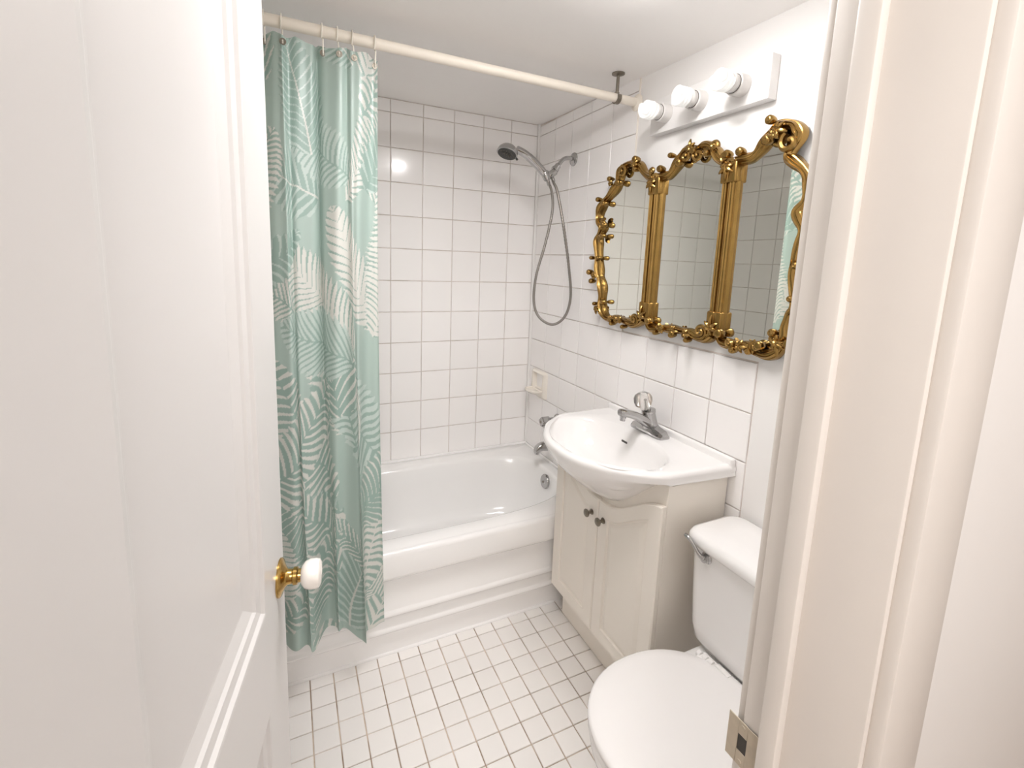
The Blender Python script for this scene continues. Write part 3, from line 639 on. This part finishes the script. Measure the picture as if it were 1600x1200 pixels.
# cloth shape
us = np.linspace(0, 1, NU); vs = np.linspace(0, 1, NV)
XL, XR = -1.475, -.958
verts = np.zeros((NV, NU, 3))
Uu, Vv = np.meshgrid(us, vs, indexing='xy')
def fold(u, v):
    a = .020 + .010 * v
    f = a * np.sin(2 * PI * (3.1 * u + .05 * np.sin(3 * v + 1)) + .6) + .013 * np.sin(2 * PI * (7.3 * u + .22 * v) + 1.1) + .0045 * np.sin(2 * PI * (15.0 * u + .5 * v))
    return f
env = 0.75 + .25 * np.cos(2 * PI * Vv)
Yc = -.800 + .012 * Vv + fold(Uu, 1 - Vv) * (0.55 + .6 * (1 - Vv) * .6 + .2)
Xc = XL + (XR - XL) * Uu + .011 * np.sin(2 * PI * (6.2 * Uu) + 2.0 * Vv) * (1 - .4 * Vv) - .008 * np.sin(PI * Vv) * Uu - .006 * (1 - Vv) * 0
Yc = np.minimum(Yc, -.757)
top = 2.052 - .010 * np.abs(np.sin(2 * PI * Uu * 4.2 + .4)) - .004
hem = .212 + .05 * (1 - Uu) + .010 * np.sin(2 * PI * Uu * 3.0 + .5) + .006 * np.sin(2 * PI * Uu * 8.0)
Zc = hem + (top - hem) * Vv
verts = np.stack([Xc, Yc, Zc], -1).reshape(-1, 3)
idx = np.arange(NV * NU).reshape(NV, NU)
q = np.stack([idx[:-1, :-1], idx[:-1, 1:], idx[1:, 1:], idx[1:, :-1]], -1).reshape(-1, 4)
me = bpy.data.meshes.new('cloth'); me.vertices.add(len(verts)); me.vertices.foreach_set('co', verts.ravel())
me.loops.add(q.size); me.loops.foreach_set('vertex_index', q.ravel().astype(np.int32)); me.polygons.add(len(q)); me.polygons.foreach_set('loop_start', (np.arange(len(q)) * 4).astype(np.int32))
me.update(calc_edges=True); me.shade_smooth()
at_ = me.color_attributes.new('print', 'FLOAT_COLOR', 'POINT')
at_.data.foreach_set('color', np.concatenate([img.reshape(-1, 3), np.ones((NV * NU, 1))], 1).ravel())
mc = bpy.data.materials.new('printed_sheer_cloth'); mc.use_nodes = True; nt = mc.node_tree; b = nt.nodes['Principled BSDF']
an = nt.nodes.new('ShaderNodeAttribute'); an.attribute_name = 'print'; nt.links.new(an.outputs['Color'], b.inputs['Base Color'])
b.inputs['Roughness'].default_value = .32; b.inputs['Specular IOR Level'].default_value = .6
tr_ = nt.nodes.new('ShaderNodeBsdfTranslucent'); mx_ = nt.nodes.new('ShaderNodeMixShader'); mx_.inputs[0].default_value = .22
nt.links.new(an.outputs['Color'], tr_.inputs['Color']); nt.links.new(b.outputs[0], mx_.inputs[1]); nt.links.new(tr_.outputs[0], mx_.inputs[2])
nt.links.new(mx_.outputs[0], nt.nodes['Material Output'].inputs['Surface'])
me.materials.append(mc); cl_ = bpy.data.objects.new('cloth', me); COL.objects.link(cl_); put(cl_, cu)
def cloth_y(x):
    j = int(np.argmin(np.abs(Xc[-1] - x))); return float(Yc[-8, j]), float(Zc[-8, j])
# grommets and rings
RX = [-1.255, -1.213, -1.112, -1.072, -1.032, -.970, -1.31, -1.37, -1.43]
names_ = ['at the door edge', 'second from the door edge', 'third from the door edge', 'fourth from the door edge', 'second from the free end', 'at the free edge of the curtain', 'just hidden behind the door', 'midway to the left wall behind the door', 'nearest the left wall behind the door']
for i, x in enumerate(RX):
    cy_, cz_ = cloth_y(x + .004)
    MB().lathe([(-.0015, .0085), (.0015, .0085)], (x + .004, cy_ - .001, cz_), (0, 1, 0), 16).build('grommet', M_NICKEL, cu)
    rg = thing('curtain_ring', ('cream plastic curtain ring ' + names_[i]), 'ring', (x, RY, RZ), 'cream rings along the shower rod' if i < 6 else 'cream rings hidden behind the door')
    P = []
    for k in range(25):
        a = math.radians(250 - 275 * k / 24); P.append((x + .004 * k / 24, RY + .0195 * math.cos(a), RZ + .0195 * math.sin(a)))
    P += [(x + .004, RY - .012, RZ - .026), (x + .004, cy_ * .6 + RY * .4 - .006, cz_ + .014), (x + .004, cy_ - .006, cz_ - .002), (x + .004, cy_ + .001, cz_ - .006)]
    MB().tube(P, .0021, 8).build('hook', M_RING, rg)

# ------------------------------------------------------------ gold three-part mirror
mi = thing('trifold_mirror', 'three-part wall mirror in an ornate gold scrollwork frame', 'mirror', (0, -1.09, 1.55)); MX = -.022
p1 = [(-.928, 1.790), (-.908, 1.789), (-.873, 1.808), (-.842, 1.838), (-.805, 1.855), (-.768, 1.857), (-.737, 1.845), (-.724, 1.823), (-.718, 1.797), (-.697, 1.775), (-.67, 1.753), (-.635, 1.732), (-.612, 1.708), (-.603, 1.68), (-.610, 1.652), (-.634, 1.628), (-.622, 1.603), (-.606, 1.579), (-.608, 1.547), (-.617, 1.503), (-.622, 1.463), (-.630, 1.432), (-.640, 1.414), (-.653, 1.384), (-.659, 1.351), (-.658, 1.317), (-.668, 1.281), (-.70, 1.257), (-.735, 1.255), (-.765, 1.262), (-.804, 1.261), (-.843, 1.257), (-.875, 1.253), (-.905, 1.262), (-.928, 1.280)]
p2 = [(-.953, 1.790), (-.982, 1.786), (-1.002, 1.791), (-1.022, 1.811), (-1.038, 1.832), (-1.05, 1.845), (-1.068, 1.853), (-1.093, 1.852), (-1.118, 1.848), (-1.138, 1.852), (-1.159, 1.849), (-1.178, 1.835), (-1.194, 1.812), (-1.214, 1.793), (-1.240, 1.789),
      (-1.240, 1.27), (-1.217, 1.255), (-1.188, 1.252), (-1.16, 1.259), (-1.139, 1.263), (-1.107, 1.264), (-1.078, 1.263), (-1.039, 1.262), (-1.005, 1.256), (-.975, 1.253), (-.953, 1.268)]
rs_ = [(-1.265 - .70 * (-.922 - y) * -1 if False else -1.265 - .70 * (y + .922), z) for y, z in p1[9:24]]
p3 = [(-1.266, 1.790), (-1.302, 1.788), (-1.323, 1.794), (-1.34, 1.809), (-1.354, 1.829), (-1.368, 1.844), (-1.384, 1.853), (-1.405, 1.855), (-1.427, 1.848), (-1.441, 1.830), (-1.446, 1.812)] + rs_[:-3] + [(-1.494, 1.388), (-1.480, 1.361), (-1.473, 1.33), (-1.476, 1.304), (-1.469, 1.278), (-1.455, 1.256), (-1.431, 1.244), (-1.401, 1.245), (-1.377, 1.252), (-1.358, 1.257), (-1.331, 1.255), (-1.304, 1.252), (-1.278, 1.256), (-1.266, 1.27)]
FP = [(math.cos(a) * 1.05 * (1 - .13 * (abs(math.cos(3 * a)) > .75)), math.sin(a) * 1.25) for a in [PI * k / 14 for k in range(15)]]
FP = [(1.08, -1.0)] + [(1.08, 0)] + [(.92, .55), (.70, .62), (.60, .95), (.38, 1.25), (.16, 1.02), (0, 1.0), (-.16, 1.02), (-.38, 1.25), (-.60, .95), (-.70, .62), (-.92, .55), (-1.08, 0), (-1.08, -1.0)]
FR = .0130
def frame(P, straight_from):
    pts = [(MX, y, z) for y, z in P]
    # smooth curve for the scrolled part and a straight post for the long side(s)
    segs = []; cur = [pts[0]]
    for a, b in zip(pts, pts[1:] + pts[:1]):
        if abs(a[2] - b[2]) > .3: segs.append(cur); segs.append([a, b]); cur = [b]
        else: cur.append(b) if b is not pts[0] else None
    segs.append(cur); mb = MB(); outl = []
    for s_ in segs:
        if len(s_) < 2: continue
        if len(s_) == 2 and abs(s_[0][2] - s_[1][2]) > .3:
            q = [Vector(s_[0]).lerp(Vector(s_[1]), k / 4) for k in range(5)]; mb.tube(q, FR, prof=FP, up=(-1, 0, 0)); outl += q
        else:
            q = sm(s_, 5); rad = [FR * (1.0 + .16 * math.sin(i * .45)) for i in range(len(q))]; mb.tube(q, rad, prof=FP, up=(-1, 0, 0)); outl += q
    o = mb.build('frame', M_GOLD, mi, ang=28)
    # silvered glass inside the frame
    bm = bmesh.new(); vv = []; last = None
    for p in outl:
        if last is None or (Vector(p) - last).length > .002: vv.append(bm.verts.new((MX + .006, p[1], p[2]))); last = Vector(p)
    if (vv[0].co - vv[-1].co).length < .002: bm.verts.remove(vv.pop())
    f = bm.faces.new(vv); f.normal_update()
    if f.normal.x > 0: f.normal_flip()
    ext = bmesh.ops.triangulate(bm, faces=[f]); me = bpy.data.meshes.new('mirror_glass'); bm.to_mesh(me); bm.free(); me.materials.append(M_MIRROR)
    g_ = bpy.data.objects.new('mirror_glass', me); COL.objects.link(g_); put(g_, mi)
    bk_ = MB()
    # wooden backing gives the panel its thickness
    m_ = MB().loft([[(x, p[1], p[2]) for p in outl] for x in (MX + .0075, .0036)]); m_.build('backing', M_GOLD, mi, smooth=False)
    return o
fr1, fr2, fr3 = frame(p1, 0), frame(p2, 0), frame(p3, 0)
def V2(y, z, lift=0.0): return (MX - lift, y, z)
def spiral(y, z, r, a0, turns, d=1, rad=.0068, lift=.012, n=30, tail=None):
    pts = []; rr_ = []
    for k in range(n + 1):
        t = k / n; a = math.radians(a0) + d * 2 * PI * turns * t; q_ = r * (.18 + .82 * (1 - t)); pts.append(V2(y + q_ * math.cos(a), z + q_ * math.sin(a), lift + .004 * t)); rr_.append(rad * (.9 - .25 * t) + .0015)
    if tail: pts = [V2(*tail, lift * .6)] + pts; rr_ = [rad * .6] + rr_
    return pts, rr_
def orn(kind, parent, **k):
    if kind == 'bead':
        MB().lathe([(-.012, k['r'] * .55), (-.004, k['r'] * .85), (.006, k['r']), (.014, k['r'] * .98), (.018, k['r'] * .75), (.0195, k['r'] * .35), (.018, 0)], V2(k['y'], k['z'], .008), (-1, 0, 0), 14).build('bead', M_GOLD, parent)
    elif kind == 'scroll':
        p_, r_ = spiral(k['y'], k['z'], k['r'], k.get('a', 0), k.get('t', 1.2), k.get('d', 1), k.get('rad', .006), tail=k.get('tail'))
        m_ = MB().tube(p_, r_, 8); m_.ball(p_[-1], .006); m_.build('scroll', M_GOLD, parent)
    elif kind == 'leaf':
        m_ = MB(); y, z, a, L = k['y'], k['z'], math.radians(k['a']), k['L'] * .82
        for s_, l_ in ((0, 1), (.55, .72), (-.55, .72), (1.0, .45), (-1.0, .45)):
            pts = []; rr_ = []
            for j in range(9):
                t = j / 8; b_ = a + s_ * (.5 + .9 * t); pts.append(V2(y + math.cos(b_) * L * l_ * t, z + math.sin(b_) * L * l_ * t, .014 + .008 * math.sin(PI * t * .8))); rr_.append(.0058 * math.sin(PI * (.15 + .78 * t)) + .0008)
            m_.tube(pts, rr_, 7)
        m_.build('leaf_spray', M_GOLD, parent)
for y, z, r in ((-.831, 1.864, .0125), (-.684, 1.814, .010), (-.739, 1.793, .0125), (-.615, 1.741, .010), (-.655, 1.722, .0115), (-.661, 1.636, .0115), (-.659, 1.592, .010), (-.594, 1.502, .0085), (-.640, 1.502, .0095), (-.582, 1.441, .012), (-.602, 1.404, .011), (-.637, 1.310, .0085), (-.692, 1.322, .0095), (-.760, 1.242, .009), (-.83, 1.238, .008), (-.835, 1.828, .010)): orn('bead', fr1, y=y, z=z, r=r)
for y, z, r in ((-.967, 1.809, .012), (-1.013, 1.845, .009), (-1.052, 1.815, .0125), (-1.241, 1.808, .012), (-.968, 1.279, .0135), (-1.01, 1.243, .009), (-1.087, 1.246, .010), (-1.155, 1.240, .009), (-1.11, 1.842, .012), (-1.165, 1.824, .0105)): orn('bead', fr2, y=y, z=z, r=r)
for y, z, r in ((-1.285, 1.807, .0125), (-1.369, 1.872, .0125), (-1.366, 1.822, .0145), (-1.393, 1.829, .010), (-1.278, 1.282, .0145), (-1.414, 1.268, .0135), (-1.449, 1.309, .0115), (-1.497, 1.287, .0135), (-1.332, 1.240, .0105), (-1.491, 1.49, .010), (-1.488, 1.404, .009), (-1.385, 1.246, .010)): orn('bead', fr3, y=y, z=z, r=r)
orn('scroll', fr1, y=-.752, z=1.832, r=.022, a=80, d=1); orn('scroll', fr1, y=-.655, z=1.645, r=.016, a=120, d=-1); orn('scroll', fr1, y=-.645, z=1.585, r=.015, a=250, d=1)
orn('scroll', fr1, y=-.888, z=1.275, r=.021, a=250, d=-1, t=1.4); orn('scroll', fr1, y=-.612, z=1.425, r=.014, a=0, d=1); orn('scroll', fr1, y=-.924, z=1.808, r=.013, a=270, d=1)
orn('scroll', fr1, y=-.78, z=1.262, r=.013, a=200, d=1); orn('scroll', fr2, y=-1.028, z=1.262, r=.012, a=60, d=-1); orn('scroll', fr2, y=-1.205, z=1.276, r=.023, a=250, d=-1, t=1.5)
orn('scroll', fr2, y=-1.127, z=1.828, r=.022, a=90, d=-1, t=1.3); orn('scroll', fr2, y=-1.075, z=1.832, r=.018, a=100, d=1); orn('scroll', fr2, y=-1.232, z=1.802, r=.015, a=290, d=1); orn('scroll', fr2, y=-1.188, z=1.842, r=.014, a=200, d=-1)
orn('scroll', fr3, y=-1.430, z=1.805, r=.028, a=60, d=-1, t=.95, rad=.0085); orn('scroll', fr3, y=-1.40, z=1.262, r=.018, a=270, d=1, t=1.3); orn('scroll', fr3, y=-1.455, z=1.295, r=.016, a=180, d=1); orn('scroll', fr3, y=-1.318, z=1.256, r=.013, a=60, d=-1)
orn('leaf', fr1, y=-.833, z=1.838, a=85, L=.040); orn('leaf', fr1, y=-.745, z=1.258, a=170, L=.035); orn('leaf', fr1, y=-.82, z=1.262, a=10, L=.035); orn('leaf', fr1, y=-.655, z=1.30, a=270, L=.04)
orn('leaf', fr1, y=-.70, z=1.79, a=60, L=.03); orn('leaf', fr1, y=-.928, z=1.775, a=270, L=.055); orn('leaf', fr1, y=-.93, z=1.285, a=92, L=.055)
orn('leaf', fr2, y=-1.10, z=1.845, a=85, L=.042); orn('leaf', fr2, y=-1.085, z=1.262, a=180, L=.04); orn('leaf', fr2, y=-1.05, z=1.26, a=5, L=.04); orn('leaf', fr2, y=-1.14, z=1.26, a=185, L=.035); orn('leaf', fr2, y=-1.245, z=1.78, a=270, L=.06); orn('leaf', fr2, y=-1.245, z=1.285, a=92, L=.06)
orn('leaf', fr3, y=-1.385, z=1.845, a=200, L=.05); orn('leaf', fr3, y=-1.345, z=1.256, a=180, L=.045); orn('leaf', fr3, y=-1.465, z=1.29, a=260, L=.05); orn('leaf', fr3, y=-1.395, z=1.835, a=-20, L=.04)
for fr_, y in ((fr1, -.928), (fr2, -.953), (fr2, -1.240), (fr3, -1.266)):      # stepped ends of the straight posts
    for z0, z1 in ((1.725, 1.785), (1.282, 1.345)):
        MB().box(MX - .0185, MX + .008, y - .0145, y + .0145, z0, z1, .005, 3).build('post_block', M_GOLD, fr_)
MB().box(-.018, .0038, -1.560, -1.500, 1.315, 1.40, .004).build('wall_fixture_box', M_FIX)  # plain box for a white wall fixture of unknown use
tag(bpy.data.objects['wall_fixture_box'], 'small white box on the wall partly hidden by the right mirror edge', 'switch box')
